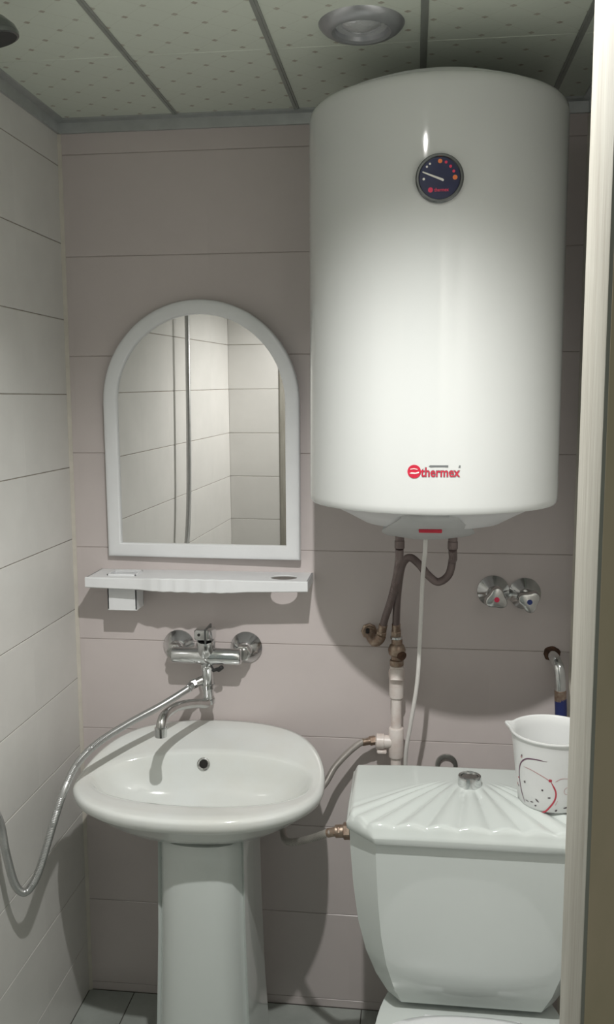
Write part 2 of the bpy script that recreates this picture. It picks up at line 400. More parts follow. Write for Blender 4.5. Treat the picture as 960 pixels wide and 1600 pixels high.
b = B(); lathe(b, [(.2395,1.352),(.236,1.347),(.21,1.3425),(.175,1.325),(.14,1.306),(.10,1.298),(.05,1.295),(0,1.294)], (HX,HY,0), n=96, cap0=False); link('bottom_cap', b, 'white_plastic', heater)
b = B(); cxx = .032
def ring_cover(hw, yf, yb, z, ch):
    return [V(cxx-hw, yb, z), V(cxx-hw, yf+ch, z), V(cxx-hw+ch*1.2, yf, z), V(cxx+hw-ch*1.2, yf, z), V(cxx+hw, yf+ch, z), V(cxx+hw, yb, z)]
loft(b, [ring_cover(.050, 1.624, 1.93, 1.345, .012), ring_cover(.050, 1.622, 1.93, 1.3385, .012), ring_cover(.056, 1.630, 1.93, 1.330, .014), ring_cover(.088, 1.705, 1.93, 1.299, .030), ring_cover(.092, 1.728, 1.93, 1.288, .04), ring_cover(.082, 1.765, 1.92, 1.275, .05), ring_cover(.070, 1.79, 1.90, 1.272, .05)])
cover = link('service_cover', b, 'grey_plastic', heater)
b = B(); box(b, .013, .057, 1.683, 1.705, 1.3005, 1.3075, .0012); link('indicator_light', b, 'red_print', cover)
for x in (-.025, .084):
    b = B(); lathe(b, [(.0095,.01),(.0095,-.012),(.0105,-.013),(.0105,-.028),(.0085,-.029)], (x,1.83,1.274), n=20); link('outlet_nipple', b, 'braid', heater)
b = B(); box(b, HX-.14, HX+.14, 2.07, YB-.0005, 1.92, 1.97, .003); link('wall_bracket', b, 'grey_plastic', heater); b = B(); box(b, HX-.14, HX+.14, 2.07, YB-.0005, 1.45, 1.49, .003); link('wall_bracket', b, 'grey_plastic', heater)
# temperature gauge
gx, gz, gy = .040, 1.923, HY-HR
b = B(); lathe(b, [(.0385,.004),(.0405,0),(.0405,-.006),(.0385,-.0085),(.0355,-.0085),(.034,-.0055)], (gx,gy,gz), (0,1,0), n=64, cap0=False, cap1=False)
gauge = link('gauge_bezel', b, 'bezel', heater); gauge['label'] = 'round dark bezel of the temperature gauge'
b = B(); cyl(b, (gx,gy+.004,gz), (gx,gy-.0055,gz), .0345, 56); link('dial_face', b, 'dial', gauge)
def gp(u, v, d): return V(gx+u, gy-.0055-d, gz+v)
def disc(bm, u, v, r_, t=.0006): outline(bm, circle2(u, v, r_, n=18), lambda a, c, d: gp(a, c, d), t)
b = B(); outline(b, [(.0075,-.0035),(.0060,-.0055),(-.0285,.0093),(-.0290,.0105),(-.0282,.0113),(.0060,-.0015)], lambda a, c, d: gp(a, c, .0004+d), .0012); link('needle', b, 'pale_print_glint', gauge)
for u, v, r_, k in ((.0005,.0275,.0036,'orange_mark'),(.0258,.0005,.0040,'orange_mark'),(.0105,.0255,.0024,'red_mark'),(.0180,.0185,.0024,'red_mark'),(.0235,.0105,.0024,'red_mark'),(-.0150,-.0190,.0042,'red_mark'),(-.0265,-.0010,.0021,'pale_print_glint'),(-.0215,.0190,.0018,'pale_print_glint'),(-.0165,.0235,.0018,'pale_print_glint')):  # last two pale discs are a blurred reflection painted on the dial
    b = B(); disc(b, u, v, r_); link('dial_mark_glint', b, k, gauge)
t_ = text_bm('thermex', .0060, .0245, bold=.012); b = B()
for v in t_.verts: v.co = gp(v.co.x+.0035, v.co.y-.0190, v.co.z+.0004)
merge(b, t_); link('dial_lettering', b, 'red_mark', gauge)
# brand badge
bz = 1.4255
b = B(); outline(b, circle2(.003-HX, bz, .0120, n=32), lambda u, v, d: hp(u, v, -.0004+d), .0016); badge = link('badge', b, 'red_print', heater); badge['label'] = 'red round brand emblem with lettering'
b = B()
outline(b, [(-.0455,1.4225),(-.0420,1.4240),(-.0345,1.4235),(-.0285,1.4255),(-.0285,1.4230),(-.0350,1.4212),(-.0430,1.4215)], lambda u, v, d: hp(u, v, .0010+d), .0006)
outline(b, [(-.0440,1.4300),(-.0375,1.4313),(-.0310,1.4300),(-.0310,1.4288),(-.0375,1.4300),(-.0440,1.4288)], lambda u, v, d: hp(u, v, .0010+d), .0006)
link('emblem_mark', b, 'pale_print_glint', badge)
for nm, mm, dep, bo, dd in (('lettering_outline', 'grey_print', .0006, .034, .0), ('lettering', 'red_print', .0008, .010, .0004)):
    t_ = text_bm('thermex', .0165+(.0012 if bo > .02 else 0), .0685+(.0012 if bo > .02 else 0), dep, bo); b = B()
    for v in t_.verts: v.co = hp(v.co.x+.0490-HX, v.co.y+bz-.0008, v.co.z+.0006+dd)
    merge(b, t_); link(nm, b, mm, badge)
b = B(); outline(b, [(-.0115,1.4348),(-.0095,1.4370),(.0225,1.4370),(.0225,1.4332),(-.0085,1.4332)], lambda u, v, d: hp(u, v, -.0002+d), .0009)
outline(b, [(.0405,1.4325),(.0440,1.4325),(.0440,1.4368),(.0420,1.4368)], lambda u, v, d: hp(u, v, -.0002+d), .0009); link('badge_bar', b, 'grey_print', badge)

# ------------------------------------------------------------------ heater hoses, pipes, cable
def nut(bm, a, b_, r_): 
    a, b_ = V(*a), V(*b_); lathe(bm, [(r_*.86,0),(r_,.0015),(r_,(b_-a).length-.0015),(r_*.86,(b_-a).length)], a, b_-a, 6)
def hose(name, label, pts, r_, m, ends=('brass','brass'), step=.004, ferr=.022, group=None):
    sp = resample(spline(pts, 14), step); base = min(sp, key=lambda p: p.z)
    t = thing(name, label, 'hose', base, group)
    b = B(); tube(b, sp, r_, 14); link('braided_sleeve', b, m, t)
    for e, (p, q) in zip(ends, ((sp[0], sp[min(6, len(sp)-1)]), (sp[-1], sp[-7]))):
        if e:
            d = (q-p).normalized(); b = B(); cyl(b, p-d*.001, p+d*ferr, r_*1.16, 18, .001); nut(b, p-d*.012, p+d*.004, r_*1.45); link('end_nut', b, e, t)
    return t
hose('braided_hose', 'straight brown braided hose from the left outlet of the water heater', [(-.025,1.83,1.2455),(-.0265,1.85,1.212),(-.034,1.94,1.155),(-.045,1.99,1.10),(-.060,2.03,1.045),(-.068,2.045,1.008)], .0088, 'braid', (None,'brass'), group='braided hoses under the water heater')
hose('braided_hose', 'curled brown braided hose from the right outlet of the water heater', [(.084,1.83,1.2455),(.0865,1.86,1.220),(.0895,1.94,1.205),(.082,1.95,1.168),(.059,1.955,1.150),(.036,1.955,1.166),(.016,1.955,1.190),(-.005,1.96,1.203),(-.022,1.97,1.180),(-.031,2.0,1.110),(-.034,2.035,1.040),(-.034,2.045,1.010)], .0088, 'braid', (None,'brass'), group='braided hoses under the water heater')
# brass elbow on the wall
t = thing('pipe_elbow', 'tarnished brass pipe elbow in the wall left of the white pipe', 'pipe fitting', (-.083, 2.06, .975))
b = B(); tube(b, resample(spline([(-.100,2.101,.995),(-.094,2.07,.990),(-.084,2.052,.983),(-.074,2.046,.990),(-.0695,2.045,1.000)], 8), .004), .0125, 16); link('elbow_body', b, 'brass', t)
b = B(); lathe(b, [(.0195,0),(.0195,.004),(.015,.006),(.015,.016)], (-.100,YB-.0002,.996), (0.1,-1,0), 8); link('collar', b, 'brass', t)
b = B(); box(b, -.106,-.097, 2.050,2.060, 1.002,1.014, .002); link('plug_screw', b, 'dark', t)
# valve on top of the white pipe
t = thing('shutoff_valve', 'rusty brown brass shut-off valve on top of the white pipe', 'valve', (-.031, 2.045, .925))
b = B(); lathe(b, [(.0125,0),(.0165,.002),(.0165,.014),(.013,.016),(.013,.024),(.019,.028),(.021,.040),(.017,.050),(.013,.054),(.013,.066)], (-.032,2.045,.928), (0,0,1), 16); link('valve_body', b, 'brass', t)
b = B(); cyl(b, (-.032,2.04,.962), (-.015,2.026,.955), .0105, 14, .002); link('valve_stem', b, 'rust', t)
b = B(); lathe(b, [(.0135,0),(.0145,.001),(.0145,.006),(.0135,.007)], (-.0335,2.045,.993), (0,0,1), 20); link('chrome_ring', b, 'chrome', t)
# white polypropylene riser
PX, PY = -.032, 2.052
pipe = thing('water_pipe', 'white plastic vertical water pipe with elbow and tee on the back wall', 'pipe', (PX, PY, 0.0))
b = B(); cyl(b, (PX,PY,.02), (PX,PY,.885), .0125, 24); link('riser', b, 'ppr', pipe)
b = B(); lathe(b, [(.0125,0),(.0165,.001),(.0175,.004),(.0175,.045),(.019,.050),(.0195,.060),(.0185,.068),(.0165,.072),(.0165,.078),(.012,.080)], (PX,PY,.848), (0,0,1), 28)
tube(b, resample(spline([(PX,PY-.004,.912),(PX,PY-.012,.908),(PX,PY-.018,.895)], 6), .004), [.0165]*3+[.0155]*20, 20); link('elbow', b, 'ppr', pipe)
b = B(); lathe(b, [(.0125,0),(.017,.001),(.018,.003),(.018,.071),(.017,.073),(.0125,.074)], (PX,PY,.700), (0,0,1), 28)
lathe(b, [(.016,0),(.016,.018),(.0185,.019),(.0185,.036),(.015,.0375),(.013,.039)], (PX-.010,PY,.738), (-1,0,0), 12); link('tee', b, 'ppr', pipe)
b = B(); box(b, PX-.045, PX-.022, PY-.014, PY+.014, .711, .719, .002); link('tee_boss', b, 'ppr', pipe)
for z in (.55, .20):
    b = B(); lathe(b, [(.0185,0),(.0185,.012)], (PX,PY,z), n=20); box(b, PX-.008, PX+.008, PY+.01, YB-.0006, z, z+.012, .001); link('pipe_clip', b, 'ppr', pipe)
# hose from the tee behind the basin to the cistern
hose('braided_hose', 'braided hose looping from the white pipe tee behind the basin to the cistern', [(-.092,PY,.738),(-.112,2.045,.737),(-.140,2.03,.720),(-.175,2.015,.685),(-.200,2.0,.645),(-.238,1.97,.615),(-.272,1.93,.600),(-.282,1.89,.590),(-.270,1.84,.585),(-.235,1.77,.620),(-.190,1.70,.668),(-.160,1.655,.702),(-.140,1.645,.712)], .0078, 'braid_bright', ('brass','brass'))
# power cable
sp = resample(spline([(.028,1.80,1.2705),(.027,1.81,1.24),(.024,1.88,1.17),(.021,1.92,1.05),(.016,1.935,.93),(.003,1.945,.83),(-.008,1.955,.75),(-.006,1.98,.66),(.01,2.03,.56),(.02,2.085,.50)], 10), .01)
b = B(); tube(b, sp, .0048, 10); cable = link('power_cable', b, 'cable', origin=sp[-1]); tag(cable, 'thin white power cable hanging from the underside of the water heater', 'cable')
b = B(); box(b, -.01, .05, 2.075, YB-.0004, .46, .515, .006, 2); link('cable_box', b, 'white_plastic', cable)

# ------------------------------------------------------------------ wall stop valves
def stop_valve(x, z, label, mark, mcol, rot):
    t = thing('stop_valve', label, 'valve', (x, YB, z), 'pair of chrome knob valves on the back wall')
    b = B(); lathe(b, [(.0375,.0008),(.0375,.003),(.034,.006),(.022,.0175),(.0165,.022),(.0155,.030)], (x,YB,z), (0,-1,0), 40, cap0=False); link('rosette', b, 'chrome', t)
    b = B(); cyl(b, (x,YB-.028,z), (x,YB-.070,z), .0125, 24, .001); link('spindle', b, 'chrome_worn', t)
    b = B(); rings = []
    for d, s in ((.066,.72),(.068,.95),(.072,1.05),(.088,1.0),(.092,.93),(.0935,.80)):
        ring = []
        for i in range(48):
            a = 2*PI*i/48; rr = .0230*(1+.17*math.cos(3*(a-rot)))*s; ring.append(V(x+rr*math.cos(a), YB-d, z+rr*math.sin(a)))
        rings.append(ring)
    loft(b, rings); link('knob', b, 'chrome_worn', t)
    b = B(); cyl(b, (x,YB-.0932,z), (x,YB-.0942,z), .0060, 24); o = link('mark', b, mcol, t); o['label'] = mark
stop_valve(.193, 1.101, 'chrome wall valve knob with a red dot', 'red dot', 'red_mark', R(85))
stop_valve(.266, 1.097, 'chrome wall valve knob with a dark blue dot', 'dark blue dot', 'blue_mark', R(40))

# ------------------------------------------------------------------ outlet elbow and blue hose on the right
t = thing('drain_hose', 'chrome elbow with dark blue hose from a rusty wall hole behind the jug', 'hose', (.345, 2.05, .50))
b = B(); tube(b, resample(spline([(.333,2.098,.952),(.336,2.075,.948),(.341,2.055,.936),(.344,2.048,.915),(.346,2.045,.880)], 8), .003), .0125, 18); link('elbow', b, 'chrome', t)
b = B(); rings = []
for d, s in ((0,1.0),(.003,.95),(.004,.75)):
    rings.append([V(.333+.0195*s*(1+.18*noise.noise((math.cos(a)*2, math.sin(a)*2, 3)))*math.cos(a), YB-d, .953+.018*s*(1+.2*noise.noise((math.cos(a)*2, math.sin(a)*2, 9)))*math.sin(a)) for a in [2*PI*i/36 for i in range(36)]])
loft(b, rings); link('rusty_collar', b, 'rust', t)
b = B(); cyl(b, (.346,2.045,.882), (.347,2.045,.856), .0138, 20, .001); link('ferrule', b, 'brass', t)
b = B(); tube(b, resample(spline([(.347,2.045,.862),(.349,2.044,.82),(.350,2.043,.70),(.350,2.043,.50)], 8), .01), .0138, 16); link('sleeve', b, 'blue_hose', t)
b = B(); lathe(b, [(.024,0),(.027,.002),(.027,.006),(.022,.008),(.017,.008)], (.090,YB-.0004,.668), (0,-1,0), 32, cap0=False, cap1=False); tag(link('pipe_rosette', b, 'chrome_worn', origin=(.09,YB,.668)), 'grey metal wall rosette just showing behind the cistern lid', 'pipe cover')

# ------------------------------------------------------------------ mirror
MW, MZ0, MZS = .478, 1.172, 1.546
mx0 = -.741
mir = thing('mirror', 'arched wall mirror in a plain white plastic frame above the shelf', 'mirror', (mx0, YB-.004, MZ0))
def arch(ins, n=36, bot=None):
    r_ = MW/2-ins; cx = mx0+MW/2; z0 = MZ0+(ins if bot is None else bot)
    pts = [(cx-r_, z0)]
    pts += [(cx-r_*math.cos(PI*i/n), MZS+r_*math.sin(PI*i/n)) for i in range(n+1)]
    return pts+[(cx+r_, z0)]
yb_ = YB-.004
b = B()
prof = [(0,0),(0,.011),(.0012,.0140),(.004,.0158),(.010,.0165),(.0305,.0168),(.0325,.0160),(.0333,.0140),(.0333,.004)]   # inset, depth
rings = [[V(x, yb_-d, z) for x, z in arch(i)] for i, d in prof]
loft(b, rings, False, False); b.faces.new([b.verts.new(V(x, yb_-.0005, z)) for x, z in arch(.001)])
link('frame', b, 'white_plastic', mir, smooth=50)
b = B(); b.faces.new([b.verts.new(V(x, yb_-.0060, z)) for x, z in arch(.031)]); 
bmesh.ops.recalc_face_normals(b, faces=b.faces)
g = bmesh.ops.extrude_face_region(b, geom=list(b.faces)); bmesh.ops.translate(b, verts=[v for v in g['geom'] if isinstance(v, bmesh.types.BMVert)], vec=(0,.003,0))
link('mirror_glass', b, 'mirror', mir)
b = B(); cyl(b, (-.500,yb_,1.74), (-.500,YB-.0004,1.74), .006, 16); link('hanging_nail', b, 'chrome_worn', mir)
mir.rotation_euler = (R(.5), 0, R(-1.65))

# ------------------------------------------------------------------ shelf
SZ0, SZ1 = 1.1335, 1.137
shelf = thing('wall_shelf', 'white plastic wall shelf with a wavy front under the arched mirror', 'shelf', (-.50, YB, 1.11))
def bulge(x):
    u = abs(x+.505)/.125
    return 1 if u < .72 else max(0, 1-(u-.72)/.28)
xs_ = [-.766+ (.530)*i/60 for i in range(61)]
def fy(x):
    q = bulge(x); return 1.988-.012*q-.0035*q*math.cos((x+.505)*2*PI/.034)*(.8 if abs(x+.505) < .10 else 0)-.004*math.sin(PI*(x+.766)/.53)
outer = [(xs_[0], YB-.0004)]+[(x, fy(x)) for x in xs_]+[(xs_[-1], YB-.0004)]
outer.reverse()
hole_r = circle2(-.298, 2.036, .031, .027, 32)
hole_l = [(-.722,2.070),(-.722,2.022),(-.654,2.022),(-.654,2.070)]
b = plate(outer, [hole_r, hole_l], SZ0, SZ1, .0012); link('top_board', b, 'white_plastic', shelf)
b = B(); rings = []
for x in xs_:
    q = bulge(x); y = fy(x)-.0012; zt = SZ1+.001+.0035*q; zb = 1.1135-.004*math.sin(PI*(x+.766)/.53)
    rings.append([V(x, y, zb), V(x, y-.002, zb+.002), V(x, y-.002, zt-.002), V(x, y, zt), V(x, y+.004, zt), V(x, y+.004, zb)])
loft(b, rings); link('front_lip', b, 'white_plastic', shelf)
for x0, x1 in ((-.766,-.762),(-.240,-.236)):
    b = B(); box(b, x0, x1, 1.992, YB-.0006, 1.114, SZ1, .001); link('end_cheek', b, 'white_plastic', shelf)
b = B(); 
for (x0, x1, y0, y1) in ((-.724,-.720,2.018,2.074),(-.656,-.652,2.018,2.074),(-.724,-.652,2.018,2.0215),(-.724,-.652,2.0705,2.074)): box(b, x0, x1, y0, y1, 1.054, 1.1405, .0008)
box(b, -.724,-.652, 2.018, 2.074, 1.052, 1.055, .0008); link('toothbrush_box', b, 'white_plastic', shelf)

# ------------------------------------------------------------------ mixer tap
FX, FY = -.487, 2.035
mixer = thing('mixer_tap', 'wall-mounted chrome mixer tap with swivel spout over the wash basin', 'tap', (FX, YB, .82))
for x in (-.572, -.402):
    b = B(); lathe(b, [(.0395,.0006),(.0395,.004),(.036,.008),(.024,.022),(.019,.026),(.0175,.034)], (x,YB,.947), (0,-1,0), 40, cap0=False); r0 = link('rosette', b, 'chrome', mixer)
    b = B(); cyl(b, (x,YB-.022,.947), (x,FY+.002,.944), .0135, 24); nut(b, (x,YB-.034,.946), (x,YB-.052,.945), .0195); link('inlet_nut', b, 'chrome_worn', mixer)
b = B(); lathe(b, [(.012,0),(.0180,.002),(.0200,.006),(.0200,.060),(.0215,.075),(.0225,.087),(.0215,.099),(.0195,.112),(.0195,.166),(.0170,.170),(.012,.172)], (-.573,FY,.941), (1,0,0), 28)
lathe(b, [(.0205,0),(.0215,.004),(.0215,.040),(.0195,.044)], (FX,FY,.940), (0,-.25,1), 28); link('body', b, 'chrome', mixer)
b = B(); rings = []
for (q, hw, th) in ((0,.016,.012),(.003,.0205,.0155),(.020,.0215,.0165),(.045,.0205,.0150),(.062,.0190,.0130),(.0655,.0170,.0110),(.066,.0130,.008)):
    c = V(FX-.002, FY+.026-q, .992+q*.16)
    rings.append([c+V(u*hw, 0, v*th) for u, v in ((-1,-.7),(-.8,-1),(.8,-1),(1,-.7),(1,.7),(.8,1),(-.8,1),(-1,.7))])
loft(b, rings); lever = link('lever', b, 'chrome', mixer)
b = B(); box(b, FX+.004, FX+.0085, FY-.041, FY+.020, .982, 1.0165, .0008); link('lever_groove', b, 'bezel', lever)
b = B(); cyl(b, (FX-.009,FY-.036,1.003), (FX-.009,FY-.0415,1.003), .0034, 14); link('indicator_dot', b, 'dark', lever)
b = B(); lathe(b, [(.0125,0),(.0125,.012),(.0165,.013),(.0165,.025),(.0150,.027),(.0150,.062),(.0170,.064),(.0170,.074),(.014,.076),(.013,.100),(.0155,.101),(.0155,.112)], (FX,FY,.935), (0.02,0,-1), 26); link('diverter', b, 'chrome', mixer)
b = B(); cyl(b, (FX,FY,.900), (FX+.030,FY-.004,.911), .0042, 12, .001); cyl(b, (FX+.027,FY-.004,.907), (FX+.040,FY-.010,.918), .0055, 12, .0015); link('diverter_knob', b, 'black_rubber', mixer)
b = B(); cyl(b, (FX-.010,FY-.002,.882), (FX-.026,FY-.010,.876), .0105, 18, .001); nut(b, (FX-.024,FY-.009,.877), (FX-.036,FY-.015,.872), .0115); link('hose_outlet', b, 'chrome_worn', mixer)
sp = resample(spline([(FX+.002,FY,.842),(FX+.002,FY,.834),(FX-.003,FY-.016,.828),(FX-.016,FY-.075,.848),(FX-.035,FY-.150,.866),(FX-.046,FY-.205,.868),(FX-.049,FY-.228,.856),(FX-.0495,FY-.233,.838)], 10), .004)
b = B(); tube(b, sp, lambda i: .0135-.0028*min(1, i/14.), 18); spout = link('spout', b, 'chrome_worn', mixer)
e = sp[-1]; b = B(); lathe(b, [(.0105,.002),(.0132,.0),(.0132,-.020),(.011,-.021),(.009,-.019)], e+V(0,0,.010), (0,0,1), 24); link('aerator', b, 'chrome', spout)

# ------------------------------------------------------------------ shower hose and hand shower on the left wall
hpts = [(FX-.034,FY-.014,.873),(-.528,2.000,.868),(-.572,1.935,.850),(-.6296,1.865,.830),(-.678,1.80,.808),(-.707,1.75,.780),(-.720,1.705,.740),(-.734,1.68,.684),(-.757,1.66,.598),(-.772,1.65,.560),(-.787,1.64,.545),(-.800,1.625,.572),(-.807,1.608,.648),(-.810,1.592,.725),(-.806,1.52,.815),(-.800,1.40,.92),(-.797,1.315,1.03),(-.796,1.275,1.18),(-.796,1.255,1.40),(-.796,1.242,1.70),(-.796,1.235,1.985)]
sp = resample(spline(hpts, 24), .0016)
b = B(); tube(b, sp, lambda i: .0086 if i % 2 else .0080, 10); sh = link('shower_hose', b, 'hose_metal', origin=min(sp, key=lambda p: p.z)); tag(sh, 'ribbed metal shower hose hanging from the tap in a loop along the left wall', 'hose')
b = B(); d = (sp[10]-sp[0]).normalized(); cyl(b, sp[0]-d*.004, sp[0]+d*.022, .0098, 18, .001); link('end_nut', b, 'chrome', sh)
d = (sp[-10]-sp[-1]).normalized(); b = B(); lathe(b, [(.009,0),(.011,.003),(.0085,.04)], sp[-1]-d*.002, d, 18); link('end_cone', b, 'chrome', sh)
t = thing('hand_shower', 'hand shower with dark round face hooked high on the left wall', 'shower head', (-.795, 1.235, 1.98))
hd = V(-.660, 1.405, 2.118)
b = B(); tube(b, resample(spline([(-.796,1.235,1.985),(-.792,1.242,2.02),(-.775,1.270,2.075),(-.735,1.325,2.125),(-.700,1.365,2.142),(-.672,1.395,2.143)], 8), .008), lambda i: .0105+.003*math.sin(i*.2), 16); link('handle', b, 'chrome', t)
ax = V(.22, .12, -1).normalized()
b = B(); lathe(b, [(.012,-.030),(.026,-.024),(.038,-.010),(.041,0),(.040,.005),(.036,.006)], hd, ax, 40, cap1=False); link('head', b, 'bezel', t)
b = B(); lathe(b, [(.0365,.0055),(.030,.0065),(.001,.0065)], hd, ax, 40, cap0=False); link('spray_face', b, 'black_rubber', t)
t2 = thing('shower_holder', 'wall bracket on the left wall carrying the hand shower', 'bracket', (XL, 1.24, 2.0))
b = B(); cyl(b, (XL+.0005,1.243,2.02), (XL+.008,1.243,2.02), .022, 28, .002); cyl(b, (XL+.007,1.243,2.02), (-.806,1.243,2.022), .009, 16); lathe(b, [(.0135,-.014),(.017,-.014),(.017,.014),(.0135,.014)], (-.7915,1.243,2.022), V(.20,.30,1), 24, cap0=False, cap1=False); link('clip', b, 'chrome_worn', t2)

# ------------------------------------------------------------------ wash basin on its pedestal
SX, SY = -.4585, 1.823
basin = thing('wash_basin', 'white ceramic oval wash basin on a pedestal under the mixer tap', 'wash basin', (SX, YB, .60))
NS = 96
def sst(a, b_, x): t_ = max(0, min(1, (x-a)/(b_-a))); return t_*t_*(3-2*t_)
def rimz(y): return .724+.040*sst(1.80, 2.06, y)
def oring(s, dz, flat=None):
    out = []
    for i in range(NS):
        th = 2*PI*i/NS; c, s_ = math.cos(th), math.sin(th)
        x, y = sell(.276, .270 if s_ > 0 else .194, 2.2, th)
        X, Y = SX+x*s, SY+y*s
        Y = min(Y, YB-.0006) if flat is None else min(Y, flat)
        z = (rimz(Y)+dz) if dz > -.2 else 0
        out.append(V(X, Y, z))
    return out
def iring(s, z=None, dz=0, blend=0.0, cy=1.835, ycap=None):
    out = []
    for i in range(NS):
        th = 2*PI*i/NS
        x, y = sell(.246, .105 if math.sin(th) > 0 else .125, 2.2, th)
        y += .012*(x/.246) * (1 if math.sin(th) > 0 else 0)
        X, Y = SX+x*s, cy+y*s
        zz = rimz(Y)-.006+dz
        out.append(V(X, Y, z if z is not None else zz))
    return out
def mixr(a, b_, t_): return [p.lerp(q, t_) for p, q in zip(a, b_)]
def under(s, z, cy=1.845):
    out = []
    for i in range(NS):
        th = 2*PI*i/NS; x, y = sell(.276*s, (.250 if math.sin(th) > 0 else .205)*s, 2.3, th); out.append(V(SX+x, min(cy+y, YB-.001), z))
    return out
o1, i1 = oring(1, 0), iring(1)
rings = [under(.34,.620), under(.52,.624), under(.70,.638), under(.84,.662), mixr(under(.93,.682), oring(.96,-.032), .5), oring(.985,-.026), oring(1.0,-.016), oring(1.0,-.009), oring(.992,-.003), mixr(oring(.975,0), i1, .06)]
top = oring(.975, .001)
rings += [mixr(top, i1, .35), mixr(top, i1, .75)]
rings += [mixr(top, i1, .90), iring(1.0, dz=-.001), iring(.98, dz=-.006), iring(.95, dz=-.016), mixr(iring(.90, dz=-.034), iring(.90, .684), .5), iring(.82,.662), iring(.68,.642), iring(.48,.629), iring(.25,.624), iring(.09,.623)]
b = B(); loft(b, rings, True, True); bmesh.ops.recalc_face_normals(b, faces=b.faces); tree = BVHTree.FromBMesh(b); link('bowl', b, 'basin', basin, smooth=80)
oc, on, _i, _d = tree.ray_cast(V(-.475, 1.80, .713), V(0,1,0)); on = on if on.y < 0 else -on
b = B(); lathe(b, [(.0100,-.004),(.0100,.0015),(.0125,.0035),(.0150,.0025),(.0160,-.004)], oc, on, 32, cap0=False, cap1=False); ovf = link('overflow_ring', b, 'chrome_worn', basin)
b = B(); cyl(b, oc-on*.006, oc+on*.0002, .0102, 24); link('overflow_hole', b, 'dark', ovf)
b = B(); lathe(b, [(.016,.001),(.026,.003),(.030,.001),(.031,-.003)], (SX,1.835,.6235), (0,0,1), 32, cap0=False, cap1=False); dr = link('drain_ring', b, 'chrome', basin)
b = B(); cyl(b, (SX,1.835,.621), (SX,1.835,.625), .0165, 24); link('drain_hole', b, 'dark', dr)

ped = thing('pedestal', 'white ceramic pedestal column standing under the wash basin', 'pedestal', (-.443, 1.80, 0))
def pedring(z, hw, yf, yb_):
    pts = []; cx = -.443
    prof = [(-1,1),(-1.0,.62),(-.985,.30),(-.95,.20),(-.90,.235),(-.86,.20),(-.74,.09),(-.5,.03),(-.25,.006),(0,0),(.25,.006),(.5,.03),(.74,.09),(.86,.20),(.90,.235),(.95,.20),(.985,.30),(1.0,.62),(1,1),(.5,1),(0,1),(-.5,1)]
    return [V(cx+u*hw, yf+v*(yb_-yf), z) for u, v in prof]
b = B(); loft(b, [pedring(0,.122,1.690,1.93), pedring(.02,.122,1.690,1.93), pedring(.05,.118,1.695,1.93), pedring(.20,.1085,1.705,1.93), pedring(.40,.102,1.712,1.93), pedring(.57,.099,1.716,1.93), pedring(.614,.0985,1.718,1.93), pedring(.620,.096,1.722,1.925)])
link('column', b, 'ceramic', ped, smooth=45)

# ------------------------------------------------------------------ toilet with cistern
TX = .119
toilet = thing('toilet', 'white ceramic toilet with a cistern and shell-ribbed lid at the lower right', 'toilet', (TX, 1.45, 0))
def cring(z, hw, yf, yb_, ch, cd):
    """octagonal plan: chamfers ch wide and cd deep on the front corners"""
    def seg(a, b_, k): return [(a[0]+(b_[0]-a[0])*i/k, a[1]+(b_[1]-a[1])*i/k) for i in range(k)]
    P = [(-hw, yb_), (-hw, yf+cd), (-hw+ch, yf), (hw-ch, yf), (hw, yf+cd), (hw, yb_)]
    pts = []
    for a, b_, k in zip(P, P[1:]+P[:1], (3,3,6,3,3,6)): pts += seg(a, b_, k)
    return [V(TX+x, y, z) for x, y in pts]
b = B(); rings = []
for z, hw, yf, ch in ((.420,.146,1.562,.022),(.426,.155,1.554,.026),(.470,.178,1.535,.034),(.52,.197,1.523,.040),(.58,.2115,1.515,.045),(.65,.2205,1.510,.048),(.72,.2260,1.507,.050),(.766,.2285,1.506,.051)):
    rings.append(cring(z, hw, yf, 1.735, ch, ch*1.1))
loft(b, rings); link('cistern', b, 'ceramic', toilet, smooth=25)
# lid: a grid with shell ribs fanning out from behind the button
LX0, LX1, LY0, LY1 = TX-.2330, TX+.2330, 1.494, 1.752
bx, by = .116, 1.690
def lidz(x, y):
    d = math.hypot(x-bx, y-by); a = math.atan2(by-y, x-bx)
    fall = .006*(1-sst(0, .10, y-LY0))*1.2
    z = .814-.014*sst(.02, .24, by-y)-.004*sst(.1, .24, abs(x-TX))
    if y < by+.01:
        t_ = (x-bx)/(.056*(by-y+.022)/.205); rib = abs(math.cos(PI*t_))
        f = sst(.03, .09, d)*sst(0, .018, min(y-LY0, x-LX0, LX1-x))*(1-sst(4.2, 6.5, abs(t_)))
        z += (.0060*rib-.003)*f*sst(-.005, .04, by-y)
    ed = min(x-LX0, LX1-x, (y-LY0), LY1-y)
    z -= .010*(1-sst(0, .016, ed))**2
    ch = max(0, .050-(x-LX0)-(y-LY0)), max(0, .050-(LX1-x)-(y-LY0))
    return z
NX, NY = 170, 84
def clampch(x, y):
    # chamfer the front corners in plan
    k = .052
    for sx, e in ((1, LX0), (-1, LX1)):
        dx = (x-e)*sx; dy = y-LY0
        if dx < k:
            m = k-dx
            y = max(y, LY0+(m)*1.0*(1-(y-LY0)/(LY1-LY0)) + (y-LY0)*(1-0)*1.0 - 0) if False else LY0+m*1.0+(y-LY0)*(LY1-LY0-m)/(LY1-LY0)
    return x, y
b = B(); gr = []
for j in range(NY+1):
    row = []
    for i in range(NX+1):
        x = LX0+(LX1-LX0)*i/NX; y0 = LY0+(LY1-LY0)*j/NY
        X, Y = clampch(x, y0)
        ed = min(x-LX0, LX1-x, y0-LY0, LY1-y0)
        z = lidz(X, Y) if False else None
        zz = lidz(X, max(Y, by-.2)) 
        zz -= .010*(1-sst(0, .014, ed))**2
        row.append(b.verts.new((X, Y, zz)))
    gr.append(row)
